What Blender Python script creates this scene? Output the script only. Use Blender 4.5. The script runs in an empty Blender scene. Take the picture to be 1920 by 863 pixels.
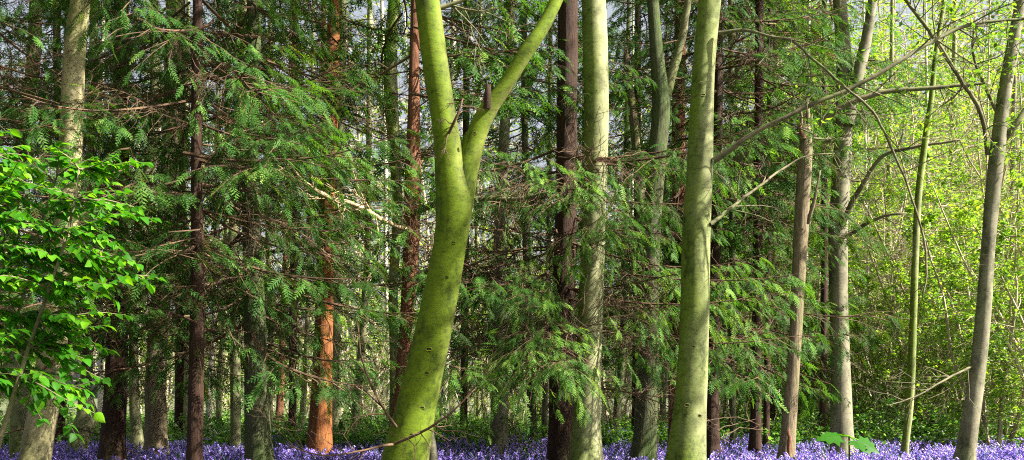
import bpy, math, random
import numpy as np

# ------------------------------------------------------------------ camera
F = 2000.0            # focal length in pixels of a 1920 px wide picture
HOR = 745.0           # row of the horizon
EYE = 1.2
sc = bpy.context.scene
cam_d = bpy.data.cameras.new('camera')
cam = bpy.data.objects.new('camera', cam_d)
sc.collection.objects.link(cam)
cam.location = (0, 0, EYE)
cam.rotation_euler = (math.radians(90), 0, 0)
cam_d.sensor_width = 36
cam_d.lens = F / 1920 * 36
cam_d.shift_y = (HOR - 431.5) / 1920
cam_d.clip_end = 2000
sc.camera = cam

# ------------------------------------------------------------------ light
SUN_EL = math.radians(42)
SUN_AZ = math.radians(106)     # clockwise from +Y: behind the camera, to the right
world = bpy.data.worlds.new("World")
sc.world = world
world.use_nodes = True
wn = world.node_tree
bg = wn.nodes['Background']
sky = wn.nodes.new('ShaderNodeTexSky')
sky.sky_type = 'NISHITA'
sky.sun_disc = False
sky.sun_elevation = SUN_EL
sky.sun_rotation = SUN_AZ
sky.air_density = 1.0
sky.dust_density = 5.0
hs = wn.nodes.new('ShaderNodeHueSaturation')      # thin high haze: a paler sky
hs.inputs['Saturation'].default_value = 0.4
wn.links.new(sky.outputs[0], hs.inputs['Color'])
wn.links.new(hs.outputs[0], bg.inputs[0])
bg.inputs[1].default_value = 0.055
sd = bpy.data.lights.new('sun', 'SUN')
sd.energy = 5.0
sd.angle = math.radians(0.53)
sd.color = (1.0, 0.95, 0.84)
sun = bpy.data.objects.new('sun', sd)
sc.collection.objects.link(sun)
sun.rotation_euler = (math.radians(90) - SUN_EL, 0, -SUN_AZ + math.pi)
sun.location = (15, -15, 25)
sc.view_settings.view_transform = 'Standard'
sc.view_settings.look = 'None'
sc.view_settings.exposure = 2.15
sc.view_settings.gamma = 1
sc.cycles.max_bounces = 6
sc.cycles.diffuse_bounces = 3
sc.cycles.transmission_bounces = 3
sc.cycles.glossy_bounces = 2
sc.cycles.use_denoising = False
sc.cycles.filter_width = 1.1
sc.cycles.sample_clamp_indirect = 3.0

# ------------------------------------------------------------------ helpers
col = sc.collection
R = np.random.default_rng(7)
random.seed(7)

def P(x, y, d):
    return np.array([(x - 960) * d / F, d, EYE + (HOR - y) * d / F])

def ground_z(x, y):
    return 0.05 * np.sin(x * 0.31 + 1.0) * np.cos(y * 0.23) + 0.03 * np.sin(x * 0.9 + y * 0.7)

def norm(v):
    return v / np.maximum(np.linalg.norm(v, axis=-1, keepdims=True), 1e-9)

class Geo:
    """collects quads (with a material slot and a tint value per vertex)"""
    def __init__(s):
        s.v = []; s.f = []; s.m = []; s.t = []; s.n = 0
    def add(s, v, f, m=0, t=None):
        v = np.asarray(v, float).reshape(-1, 3); f = np.asarray(f, int).reshape(-1, 4)
        s.v.append(v); s.f.append(f + s.n); s.m.append(np.full(len(f), m, int))
        s.t.append(np.full(len(v), 0.5) if t is None else np.broadcast_to(np.asarray(t, float), (len(v),)).copy())
        s.n += len(v)
        return s
    def pack(s):
        if not s.v: return np.zeros((0, 3)), np.zeros((0, 4), int), np.zeros(0, int), np.zeros(0)
        r = (np.concatenate(s.v), np.concatenate(s.f), np.concatenate(s.m), np.concatenate(s.t))
        s.v, s.f, s.m, s.t = [r[0]], [r[1]], [r[2]], [r[3]]
        return r
    def merge(s, other, M=None, off=None, dt=0.0):
        v, f, m, t = other.pack()
        if M is not None: v = v @ np.asarray(M).T
        if off is not None: v = v + off
        s.v.append(v); s.f.append(f + s.n); s.m.append(m); s.t.append(t + dt); s.n += len(v)
    def mesh(s, name, mats, smooth=True):
        v, f, m, t = s.pack()
        me = bpy.data.meshes.new(name)
        me.vertices.add(len(v)); me.vertices.foreach_set('co', v.astype(np.float32).ravel())
        me.loops.add(len(f) * 4); me.loops.foreach_set('vertex_index', f.astype(np.int32).ravel())
        me.polygons.add(len(f))
        me.polygons.foreach_set('loop_start', np.arange(0, len(f) * 4, 4, dtype=np.int32))
        me.polygons.foreach_set('loop_total', np.full(len(f), 4, dtype=np.int32))
        for q in mats: me.materials.append(q)
        me.polygons.foreach_set('material_index', m.astype(np.int32))
        me.polygons.foreach_set('use_smooth', np.full(len(f), smooth, dtype=bool))
        a = me.attributes.new('tint', 'FLOAT', 'POINT')
        a.data.foreach_set('value', np.clip(t, 0, 1).astype(np.float32))
        me.update(calc_edges=True)
        return me

def link(name, me, parent=None, loc=None):
    o = bpy.data.objects.new(name, me)
    col.objects.link(o)
    if parent: o.parent = parent
    if loc is not None: o.location = tuple(loc)
    return o

def empty(name, loc, rz=0):
    o = bpy.data.objects.new(name, None)
    col.objects.link(o); o.location = tuple(loc); o.rotation_euler = (0, 0, rz)
    o.empty_display_size = 0.3
    return o

def tag(o, label, cat, group=None, kind=None):
    if label: o['label'] = label
    if cat: o['category'] = cat
    if group: o['group'] = group
    if kind: o['kind'] = kind
    return o

def spline(pts, step):
    """Catmull-Rom resample of an (n,k) array; the first three columns are the position"""
    p = np.asarray(pts, float)
    if len(p) == 2: p = np.array([p[0], (p[0] + p[1]) / 2, p[1]])
    h = np.maximum(np.linalg.norm(np.diff(p[:, :3], axis=0), axis=1), 1e-6)[:, None]
    sl = np.diff(p, axis=0) / h
    m = np.vstack([sl[:1], (sl[:-1] * h[1:] + sl[1:] * h[:-1]) / (h[1:] + h[:-1]), sl[-1:]])
    out = []
    for i in range(len(p) - 1):
        n = max(1, int(h[i, 0] / step))
        t = np.linspace(0, 1, n, endpoint=False)[:, None]
        out.append((2 * t ** 3 - 3 * t * t + 1) * p[i] + (t ** 3 - 2 * t * t + t) * h[i] * m[i] + (3 * t * t - 2 * t ** 3) * p[i + 1] + (t ** 3 - t * t) * h[i] * m[i + 1])
    out.append(p[-1][None])
    return np.vstack(out)

def tube(pts, rad, sides=12, wob=0.0, seed=0, cap=True, flare=None):
    pts = np.asarray(pts, float); n = len(pts)
    rad = np.broadcast_to(np.asarray(rad, float), (n,)).copy()
    tan = norm(np.gradient(pts, axis=0))
    ref = np.array([0, 0, 1.0]) if abs(tan[0][2]) < 0.8 else np.array([0, 1.0, 0])
    ref = np.where((np.abs(tan @ ref) > 0.97)[:, None], np.array([1.0, 0, 0])[None], ref[None])
    u = norm(np.cross(tan, ref)); w = np.cross(tan, u)
    a = np.linspace(0, 2 * math.pi, sides, endpoint=False)
    rr = rad[:, None] * np.ones(sides)[None]
    if wob:
        rg = np.random.default_rng(abs(int(seed)))
        s = np.concatenate([[0], np.cumsum(np.linalg.norm(np.diff(pts, axis=0), axis=1))])[:, None]
        k = np.zeros_like(rr)
        for j in range(7):
            fr = rg.integers(1, 4); ph = rg.uniform(0, 6.28, 3); kz = rg.uniform(0.6, 5.5)
            k += np.sin(a[None] * fr + ph[0] + np.sin(s * kz * 0.6 + ph[1])) * np.sin(s * kz + ph[2]) / (1 + 0.25 * j)
        for j in range(10):      # collars and swellings where limbs were lost
            z0 = rg.uniform(0, s[-1, 0]); a0 = rg.uniform(0, 6.28)
            da = np.abs((a[None] - a0 + np.pi) % (2 * np.pi) - np.pi)
            k += 2.2 * np.exp(-((s - z0) / 0.07) ** 2 - (da / 0.5) ** 2)
        rr = rr * (1 + wob * 0.55 * k)
    if flare is not None:
        h = pts[:, 2] - flare
        k = np.exp(-np.maximum(h, 0) / 0.22)[:, None]
        rr = rr * (1 + k * (0.42 + 0.3 * np.sin(a[None] * 5 + seed) + 0.15 * np.sin(a[None] * 3 + 2 * seed)))
    v = pts[:, None] + rr[..., None] * (np.cos(a)[None, :, None] * u[:, None] + np.sin(a)[None, :, None] * w[:, None])
    v = v.reshape(-1, 3)
    i = np.arange(n - 1)[:, None] * sides; j = np.arange(sides)[None]; j2 = (j + 1) % sides
    f = np.stack([i + j, i + j2, i + sides + j2, i + sides + j], -1).reshape(-1, 4)
    if cap and sides % 2 == 0:
        e = (n - 1) * sides
        cf = [[e + k, e + k + 1, e + sides - 2 - k, e + sides - 1 - k] for k in range(sides // 2 - 1)]
        f = np.vstack([f, np.array(cf)])
    return v, f

def kites(p, d, s, L, W, fold=0.0):
    """one kite-shaped leaf per row"""
    n = len(p)
    nn = np.cross(d, s)
    L = np.broadcast_to(L, (n,))[:, None]; W = np.broadcast_to(W, (n,))[:, None]
    mid = p + d * L * 0.42
    v = np.stack([p, mid + s * W / 2 + nn * W * fold, p + d * L, mid - s * W / 2 + nn * W * fold], 1)
    f = np.arange(n * 4).reshape(n, 4)
    return v.reshape(-1, 3), f

def frames(x, up):
    x = norm(x); y = norm(np.cross(up, x)); z = np.cross(x, y)
    return np.stack([x, y, z], -1)

def place(tv, tf, M, off, scale):
    """stamp a template many times"""
    n = len(off); k = len(tv)
    v = np.einsum('nij,kj->nki', M, tv) * np.asarray(scale)[:, None, None] + off[:, None]
    f = (tf[None] + (np.arange(n) * k)[:, None, None]).reshape(-1, 4)
    return v.reshape(-1, 3), f

# ------------------------------------------------------------------ materials
def mat(name):
    m = bpy.data.materials.new(name); m.use_nodes = True
    return m, m.node_tree.nodes, m.node_tree.links, m.node_tree.nodes['Principled BSDF']

def ramp(n, stops):
    r = n.new('ShaderNodeValToRGB')
    while len(r.color_ramp.elements) < len(stops): r.color_ramp.elements.new(0.5)
    for e, (p, c) in zip(r.color_ramp.elements, stops):
        e.position = p; e.color = (*c, 1) if len(c) == 3 else c
    return r

def leaf_mat(name, stops, trans, tcol, rough=0.45, noise=2.0, spec=0.4):
    m, n, l, b = mat(name)
    at = n.new('ShaderNodeAttribute'); at.attribute_name = 'tint'
    oi = n.new('ShaderNodeObjectInfo')
    tc = n.new('ShaderNodeTexCoord')
    nz = n.new('ShaderNodeTexNoise'); nz.inputs['Scale'].default_value = noise; nz.inputs['Detail'].default_value = 2
    l.new(tc.outputs['Object'], nz.inputs['Vector'])
    a1 = n.new('ShaderNodeMath'); a1.operation = 'MULTIPLY_ADD'
    l.new(nz.outputs[0], a1.inputs[0]); a1.inputs[1].default_value = 0.7; a1.inputs[2].default_value = -0.42
    a2 = n.new('ShaderNodeMath'); a2.operation = 'ADD'
    l.new(at.outputs['Fac'], a2.inputs[0]); l.new(a1.outputs[0], a2.inputs[1])
    a3 = n.new('ShaderNodeMath'); a3.operation = 'MULTIPLY_ADD'
    l.new(oi.outputs['Random'], a3.inputs[0]); a3.inputs[1].default_value = 0.14; l.new(a2.outputs[0], a3.inputs[2])
    r = ramp(n, stops); l.new(a3.outputs[0], r.inputs[0])
    l.new(r.outputs[0], b.inputs['Base Color'])
    b.inputs['Roughness'].default_value = rough
    b.inputs['Specular IOR Level'].default_value = spec
    t = n.new('ShaderNodeBsdfTranslucent')
    mx = n.new('ShaderNodeMix'); mx.data_type = 'RGBA'; mx.blend_type = 'MULTIPLY'; mx.inputs[0].default_value = 1
    l.new(r.outputs[0], mx.inputs[6]); mx.inputs[7].default_value = (*tcol, 1)
    l.new(mx.outputs[2], t.inputs[0])
    ms = n.new('ShaderNodeMixShader'); ms.inputs[0].default_value = trans
    l.new(b.outputs[0], ms.inputs[1]); l.new(t.outputs[0], ms.inputs[2])
    l.new(ms.outputs[0], n['Material Output'].inputs[0])
    return m

def bark_mat(name, light, dark, moss, amount, fibre=False, spots=0.0, side=0.0, rough=0.8, bump=0.35):
    """light/dark bark tones, algae colour and how much of it; fibre = stringy vertical bark"""
    m, n, l, b = mat(name)
    tc = n.new('ShaderNodeTexCoord')
    def noise(scale, vec, detail=5, rough_=0.6):
        mp = n.new('ShaderNodeMapping'); mp.inputs['Scale'].default_value = vec
        l.new(tc.outputs['Object'], mp.inputs[0])
        z = n.new('ShaderNodeTexNoise'); z.inputs['Scale'].default_value = scale
        z.inputs['Detail'].default_value = detail; z.inputs['Roughness'].default_value = rough_
        l.new(mp.outputs[0], z.inputs['Vector'])
        return z.outputs[0]
    if fibre:
        g = noise(9, (6, 6, 0.45), 8, 0.7); fine = noise(14, (7, 7, 0.5), 6, 0.75)
    else:
        g = noise(2.2, (1.6, 1.6, 0.9), 8, 0.65); fine = noise(8, (1.5, 1.5, 3.6), 8, 0.75)
    r = ramp(n, [(0.32, dark), (0.62, light)]); l.new(g, r.inputs[0])
    # algae in broad patches
    big = noise(0.9, (1.4, 1.4, 0.45), 5, 0.6)
    gm = n.new('ShaderNodeNewGeometry'); sx = n.new('ShaderNodeSeparateXYZ'); l.new(gm.outputs['Normal'], sx.inputs[0])
    ad = n.new('ShaderNodeMath'); ad.operation = 'MULTIPLY_ADD'
    l.new(sx.outputs[0], ad.inputs[0]); ad.inputs[1].default_value = -side; l.new(big, ad.inputs[2])
    mr = n.new('ShaderNodeMapRange'); mr.inputs[1].default_value = 0.62 - amount * 0.5; mr.inputs[2].default_value = 0.82 - amount * 0.5
    l.new(ad.outputs[0], mr.inputs[0])
    mx = n.new('ShaderNodeMix'); mx.data_type = 'RGBA'; l.new(mr.outputs[0], mx.inputs[0])
    mo = ramp(n, [(0.3, tuple(c * 0.6 for c in moss)), (0.65, moss)]); l.new(fine, mo.inputs[0])
    l.new(r.outputs[0], mx.inputs[6]); l.new(mo.outputs[0], mx.inputs[7])
    out = mx.outputs[2]
    if not fibre:       # broad stains and pale lichen blotches
        st = ramp(n, [(0.38, (0.30, 0.33, 0.26)), (0.48, (0.85, 0.86, 0.82)), (0.58, (1.0, 1.0, 1.0)), (0.68, (1.3, 1.25, 1.15))])
        l.new(noise(3.2, (1.3, 1.3, 0.8), 9, 0.75), st.inputs[0])
        ms = n.new('ShaderNodeMix'); ms.data_type = 'RGBA'; ms.blend_type = 'MULTIPLY'; ms.inputs[0].default_value = 0.9
        l.new(out, ms.inputs[6]); l.new(st.outputs[0], ms.inputs[7]); out = ms.outputs[2]
    # lenticels / cracks
    cr = ramp(n, [(0.34, (0.30, 0.28, 0.22)), (0.45, (1, 1, 1))]) if not fibre else ramp(n, [(0.36, (0.35, 0.33, 0.32)), (0.55, (1, 1, 1))])
    l.new(fine, cr.inputs[0])
    m2 = n.new('ShaderNodeMix'); m2.data_type = 'RGBA'; m2.blend_type = 'MULTIPLY'; m2.inputs[0].default_value = 0.65
    l.new(out, m2.inputs[6]); l.new(cr.outputs[0], m2.inputs[7]); out = m2.outputs[2]
    if spots:
        vo = n.new('ShaderNodeTexVoronoi'); vo.inputs['Scale'].default_value = 26
        mp = n.new('ShaderNodeMapping'); mp.inputs['Scale'].default_value = (1, 1, 1.5); l.new(tc.outputs['Object'], mp.inputs[0])
        l.new(mp.outputs[0], vo.inputs['Vector'])
        sr = ramp(n, [(0.18, (0.12, 0.11, 0.08)), (0.32, (1, 1, 1))]); l.new(vo.outputs['Distance'], sr.inputs[0])
        pm = noise(2.5, (1, 1, 0.8), 4); pr = n.new('ShaderNodeMapRange'); pr.inputs[1].default_value = 0.42; pr.inputs[2].default_value = 0.6
        pr.inputs[4].default_value = spots; l.new(pm, pr.inputs[0])
        m3 = n.new('ShaderNodeMix'); m3.data_type = 'RGBA'; m3.blend_type = 'MULTIPLY'
        l.new(pr.outputs[0], m3.inputs[0]); l.new(out, m3.inputs[6]); l.new(sr.outputs[0], m3.inputs[7]); out = m3.outputs[2]
    l.new(out, b.inputs['Base Color'])
    b.inputs['Roughness'].default_value = rough
    b.inputs['Specular IOR Level'].default_value = 0.25
    bp = n.new('ShaderNodeBump'); bp.inputs['Strength'].default_value = 0.9 if fibre else bump
    bp.inputs['Distance'].default_value = 0.03 if fibre else 0.012
    l.new(g if fibre else fine, bp.inputs['Height']); l.new(bp.outputs[0], b.inputs['Normal'])
    return m

M = {}
M['beech_moss'] = bark_mat('mossy_beech_bark', (0.20, 0.20, 0.05), (0.06, 0.08, 0.010), (0.125, 0.185, 0.003), 0.88, side=0.25)
M['beech_green'] = bark_mat('green_grey_beech_bark', (0.27, 0.28, 0.13), (0.085, 0.095, 0.035), (0.14, 0.20, 0.015), 0.46, side=0.16)
M['beech_pale'] = bark_mat('pale_beech_bark', (0.31, 0.30, 0.16), (0.14, 0.15, 0.07), (0.16, 0.21, 0.035), 0.36, side=0.2)
M['beech_grey'] = bark_mat('grey_beech_bark', (0.23, 0.21, 0.14), (0.11, 0.10, 0.065), (0.16, 0.19, 0.05), 0.2, side=0.12)
M['speckled'] = bark_mat('speckled_tan_bark', (0.38, 0.33, 0.18), (0.21, 0.18, 0.10), (0.27, 0.28, 0.08), 0.22, spots=1.0)
M['mossy_dark'] = bark_mat('dark_mossy_bark', (0.11, 0.11, 0.055), (0.045, 0.05, 0.025), (0.06, 0.095, 0.018), 0.40, fibre=True)
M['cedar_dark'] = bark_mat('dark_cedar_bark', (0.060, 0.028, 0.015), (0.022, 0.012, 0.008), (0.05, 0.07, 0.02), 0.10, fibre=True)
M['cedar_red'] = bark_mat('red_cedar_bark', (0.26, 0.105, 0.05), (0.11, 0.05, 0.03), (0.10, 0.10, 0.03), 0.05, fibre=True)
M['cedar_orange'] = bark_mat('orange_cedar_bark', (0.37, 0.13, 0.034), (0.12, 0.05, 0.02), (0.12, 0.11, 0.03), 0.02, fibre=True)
M['birch'] = bark_mat('white_birch_bark', (0.68, 0.62, 0.50), (0.42, 0.38, 0.28), (0.35, 0.36, 0.14), 0.1)
M['flaky'] = bark_mat('flaky_brown_bark', (0.26, 0.20, 0.12), (0.10, 0.08, 0.045), (0.18, 0.20, 0.05), 0.22, fibre=True)
M['twig'] = bark_mat('brown_twig_bark', (0.14, 0.080, 0.045), (0.05, 0.032, 0.020), (0.12, 0.12, 0.05), 0.05)
M['dead'] = bark_mat('pale_dead_wood', (0.55, 0.40, 0.24), (0.30, 0.21, 0.12), (0.3, 0.28, 0.1), 0.05)
M['paletwig'] = bark_mat('pale_twig_bark', (0.52, 0.43, 0.31), (0.28, 0.22, 0.15), (0.25, 0.25, 0.1), 0.05)
M['limb'] = bark_mat('dark_olive_limb_bark', (0.20, 0.17, 0.10), (0.08, 0.07, 0.04), (0.12, 0.15, 0.04), 0.3)

M['cedar_leaf'] = leaf_mat('cedar_foliage', [(0.0, (0.055, 0.040, 0.012)), (0.2, (0.022, 0.050, 0.007)), (0.45, (0.036, 0.105, 0.018)),
                                             (0.75, (0.09, 0.20, 0.032)), (1.0, (0.21, 0.33, 0.055))], 0.36, (1.6, 1.6, 0.5), 0.6, 0.8, 0.12)
M['beech_leaf'] = leaf_mat('spring_beech_foliage', [(0.0, (0.05, 0.12, 0.012)), (0.5, (0.12, 0.24, 0.02)), (1.0, (0.30, 0.40, 0.05))], 0.5, (1.3, 1.4, 0.5), 0.4, 1.5)
M['scrub_leaf'] = leaf_mat('fresh_scrub_foliage', [(0.0, (0.06, 0.15, 0.02)), (0.45, (0.15, 0.29, 0.03)), (1.0, (0.40, 0.48, 0.05))], 0.5, (1.4, 1.4, 0.5), 0.45, 0.6)
M['hazel_leaf'] = leaf_mat('bright_hazel_foliage', [(0.0, (0.025, 0.10, 0.006)), (0.5, (0.04, 0.18, 0.008)), (1.0, (0.17, 0.38, 0.012))], 0.5, (1.5, 1.3, 0.5), 0.5, 3, 0.2)
M['low_leaf'] = leaf_mat('undergrowth_foliage', [(0.0, (0.03, 0.09, 0.02)), (0.5, (0.09, 0.22, 0.03)), (1.0, (0.26, 0.42, 0.06))], 0.5, (1.3, 1.4, 0.6), 0.4, 0.5)
M['blue_leaf'] = leaf_mat('bluebell_leaves', [(0.0, (0.03, 0.09, 0.03)), (0.5, (0.06, 0.16, 0.045)), (1.0, (0.12, 0.26, 0.07))], 0.3, (1.3, 1.3, 0.6), 0.3, 2)
M['bluebell'] = leaf_mat('bluebell_petals', [(0.0, (0.16, 0.11, 0.46)), (0.4, (0.27, 0.19, 0.66)), (0.75, (0.43, 0.29, 0.80)), (1.0, (0.64, 0.48, 0.82))], 0.35, (1.1, 1.0, 1.1), 0.5, 0.7)

def ground_mat():
    m, n, l, b = mat('woodland_floor')
    tc = n.new('ShaderNodeTexCoord')
    z = n.new('ShaderNodeTexNoise'); z.inputs['Scale'].default_value = 3; z.inputs['Detail'].default_value = 12; z.inputs['Roughness'].default_value = 0.75
    l.new(tc.outputs['Object'], z.inputs['Vector'])
    r = ramp(n, [(0.3, (0.03, 0.035, 0.012)), (0.5, (0.05, 0.075, 0.02)), (0.62, (0.12, 0.09, 0.045)), (0.75, (0.2, 0.15, 0.08))])
    l.new(z.outputs[0], r.inputs[0]); l.new(r.outputs[0], b.inputs['Base Color']); b.inputs['Roughness'].default_value = 0.95
    bp = n.new('ShaderNodeBump'); bp.inputs['Distance'].default_value = 0.06; l.new(z.outputs[0], bp.inputs['Height']); l.new(bp.outputs[0], b.inputs['Normal'])
    return m
M['ground'] = ground_mat()

# ------------------------------------------------------------------ ground: one sheet to the horizon
def make_ground():
    xs = np.concatenate([np.linspace(-600, -45, 12), np.linspace(-40, 40, 81), np.linspace(45, 600, 12)])
    ys = np.concatenate([np.linspace(-200, -12, 6), np.linspace(-8, 70, 79), np.linspace(80, 900, 14)])
    X, Y = np.meshgrid(xs, ys)
    Z = ground_z(X, Y)
    v = np.stack([X, Y, Z], -1).reshape(-1, 3)
    nx = len(xs); i, j = np.meshgrid(np.arange(len(ys) - 1), np.arange(nx - 1), indexing='ij')
    a = i * nx + j
    g = Geo().add(v, np.stack([a, a + 1, a + nx + 1, a + nx], -1))
    tag(link('ground', g.mesh('ground', [M['ground']])), None, None, kind='structure')
make_ground()

# ------------------------------------------------------------------ foliage templates
def frond_template(n, L, wid, blen):
    """a flat drooping cedar spray along +x"""
    t = (np.arange(n) + 0.5) / n
    p = np.stack([t * L, 0 * t, -0.22 * L * t * t], 1)
    prof = blen * np.array([1, .7, 1.1, .85, 1.05, .75, 1, .9, 1.1])[:n] * (np.sin(np.pi * (0.12 + 0.8 * (1 - t))) ** 0.7) * (0.55 + 0.45 * (1 - t))
    vs, fs, k = [], [], 0
    for sgn in (-1, 1):
        d = norm(np.stack([np.full(n, 0.72), sgn * np.full(n, 0.75), np.full(n, -0.18)], 1))
        s = norm(np.cross(d, np.array([0.1, 0, 1.0])[None]))
        v, f = kites(p + np.array([L / n * 0.25 * sgn, 0, 0]), d, s, prof, wid)
        vs.append(v); fs.append(f + k); k += len(v)
    v, f = kites(np.array([[L * 0.05, 0, 0], [L * 0.75, 0, -0.12 * L]]), norm(np.array([[1, 0, -0.15], [1, 0, -0.4]])), np.array([[0, 1.0, 0]] * 2), np.array([L * 0.9, L * .35]), wid * 0.7)
    vs.append(v); fs.append(f + k)
    return np.concatenate(vs), np.concatenate(fs)

FR_HI = frond_template(7, 0.17, 0.011, 0.062)
FR_MD = frond_template(5, 0.20, 0.017, 0.078)
FR_LO = frond_template(3, 0.30, 0.032, 0.13)

def wander(rg, start, d, L, n, jit=0.25, grav=-0.1):
    pts = [np.array(start, float)]
    d = norm(np.array(d, float)); st = L / n
    for i in range(n):
        d = norm(d + rg.normal(0, jit, 3) + np.array([0, 0, grav]))
        pts.append(pts[-1] + d * st)
    return np.array(pts)

def bough(rg, L, lod, bare=0.26):
    """cedar bough along +x, wood in slot 1, foliage in slot 0"""
    g = Geo()
    tv, tf = (FR_HI, FR_MD, FR_LO)[lod]
    n = 10
    t = np.linspace(0, 1, n)
    drop = rg.uniform(0.25, 0.5)
    ax = np.stack([L * t, 0.08 * L * np.sin(t * 4 + rg.uniform(0, 6)), L * (-drop * t + 0.30 * t * t)], 1)
    v, f = tube(ax, np.linspace(0.008 + 0.005 * L, 0.003, n), 4, cap=False); g.add(v, f, 1)
    ns = int(L / (0.13, 0.16, 0.24)[lod])
    pos, dirs, ups, scl = [], [], [], []
    for i in range(ns):
        u = 0.12 + 0.88 * (i + rg.uniform(0, 1)) / ns
        k = u * (n - 1); a = min(int(k), n - 2); p0 = ax[a] + (ax[a + 1] - ax[a]) * (k - a)
        sgn = 1 if i % 2 else -1
        ls = (0.42 * L * (1 - u) ** 0.75 + 0.18) * rg.uniform(0.6, 1.15)
        d0 = np.array([0.75, sgn * rg.uniform(0.5, 0.95), rg.uniform(-0.35, 0.1)])
        m = max(3, int(ls / 0.14))
        sp = wander(rg, p0, d0, ls, m, 0.14, -0.09)
        v, f = tube(sp, np.linspace(0.006, 0.0025, len(sp)), 3, cap=False); g.add(v, f, 1)
        for j in range(1, len(sp)):
            u2 = j / (len(sp) - 1)
            td = norm(sp[j] - sp[j - 1])
            if u < bare and u2 < 0.75:
                # dead inner twiglets
                if lod < 2:
                    for q in range(2):
                        tw = wander(rg, sp[j], td + rg.normal(0, 0.8, 3), rg.uniform(0.12, 0.35), 3, 0.35, -0.15)
                        v, f = tube(tw, [0.0035, 0.003, 0.0025, 0.0015], 3, cap=False); g.add(v, f, 1)
                continue
            for s2 in ((-1, 0, 1) if j < len(sp) - 1 or lod else (0, -1, 1, 0)):
                if rg.uniform() < 0.15: continue
                lat = norm(np.cross(td, [0, 0, 1]))
                dd = td * 0.9 + lat * s2 * rg.uniform(0.4, 0.9) + np.array([0, 0, rg.uniform(-0.65, -0.1)])
                pos.append(sp[j]); dirs.append(dd); ups.append(np.array([0, 0, 1.0]) + rg.normal(0, 0.28, 3)); scl.append(rg.uniform(0.5, 1.3))
    if pos:
        pos = np.array(pos); Mx = frames(np.array(dirs), np.array(ups))
        v, f = place(tv, tf, Mx, pos, np.array(scl))
        tt = np.repeat(rg.normal(0.45, 0.16, len(pos)), len(tv)) + rg.normal(0, 0.05, len(v))
        g.add(v, f, 0, tt)
    g.pack()
    return g

rb = np.random.default_rng(11)
BOUGHS = {lod: [bough(rb, L, lod) for L in (1.5, 1.9, 2.3, 2.6, 1.7, 2.1)] for lod in (0, 1, 2)}
LONG = [bough(rb, L, 0, 0.38) for L in (2.9, 3.3, 3.7, 2.6)]
BARE = []
for k in range(4):           # dead, leafless lower branches
    g = Geo(); L = rb.uniform(1.2, 2.2)
    ax = wander(rb, (0, 0, 0), (1, 0, -0.05), L, 9, 0.10, -0.03)
    g.add(*tube(ax, np.linspace(0.014, 0.004, 10), 4, cap=False), 1)
    for i in range(2, 10):
        for q in range(3):
            sp = wander(rb, ax[i - 1] + (ax[i] - ax[i - 1]) * rb.uniform(0, 1), (0.6, rb.choice([-1, 1]) * rb.uniform(0.4, 1.1), rb.uniform(-0.7, 0.3)), rb.uniform(0.2, 0.75), 5, 0.22, -0.10)
            g.add(*tube(sp, np.linspace(0.005, 0.002, 6), 3, cap=False), 1)
            for w in range(3):
                s2 = wander(rb, sp[rb.integers(1, 5)], rb.normal(0, 1, 3), rb.uniform(0.08, 0.3), 3, 0.3, -0.15)
                g.add(*tube(s2, np.linspace(0.003, 0.0015, 4), 3, cap=False), 1)
    g.pack(); BARE.append(g)

def rotm(az, pitch, roll=0.0):
    ca, sa, cp, sp_, cr, sr = math.cos(az), math.sin(az), math.cos(pitch), math.sin(pitch), math.cos(roll), math.sin(roll)
    Rz = np.array([[ca, -sa, 0], [sa, ca, 0], [0, 0, 1]])
    Ry = np.array([[cp, 0, -sp_], [0, 1, 0], [sp_, 0, cp]])
    Rx = np.array([[1, 0, 0], [0, cr, -sr], [0, sr, cr]])
    return Rz @ Ry @ Rx

def cedar_crown(seed, z0, z1, rmax, nb, lod, nbare=12, az0=0, az1=2 * math.pi):
    rg = np.random.default_rng(seed)
    g = Geo()
    for i in range(nb):
        u = (i + rg.uniform(0, 1)) / nb
        z = z0 + (z1 - z0) * u ** 1.12
        r = rmax * (1 - u) ** 0.55 * (0.75 + 0.35 * min(1, u / 0.12)) * rg.uniform(0.7, 1.1) + 0.3
        b = BOUGHS[lod][rg.integers(0, 6)]
        Lb = float(b.v[0][:, 0].max())
        s = np.clip(r / Lb, 0.4, 1.5)
        az = rg.uniform(az0, az1)
        g.merge(b, rotm(az, rg.uniform(-0.22, 0.16), rg.uniform(-0.3, 0.3)) * s, np.array([0, 0, z]), rg.normal(0, 0.07))
    for i in range(nbare):
        z = rg.uniform(max(0.8, z0 - 1.6), z0 + 5.0)
        g.merge(BARE[rg.integers(0, 4)], rotm(rg.uniform(0, 6.28), rg.uniform(-0.3, 0.35), rg.uniform(0, 6)) * rg.uniform(0.6, 1.1), np.array([0, 0, z]))
    return g.mesh('cedar_crown', [M['cedar_leaf'], M['twig']], False)

CROWN = {}
HIGH = cedar_crown(150, 5.6, 19.0, 2.7, 62, 1, 16)
def crown_variant(lod, k):
    if (lod, k) not in CROWN:
        z0 = (2.2, 2.9, 2.0)[k % 3]
        CROWN[(lod, k)] = cedar_crown(100 + 10 * lod + k, z0, 15.0 if lod == 0 else 20.0, (2.2, 2.6, 2.9)[k % 3], (88, 80, 80)[lod], lod, (16, 16, 8)[lod])
    return CROWN[(lod, k)]

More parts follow.
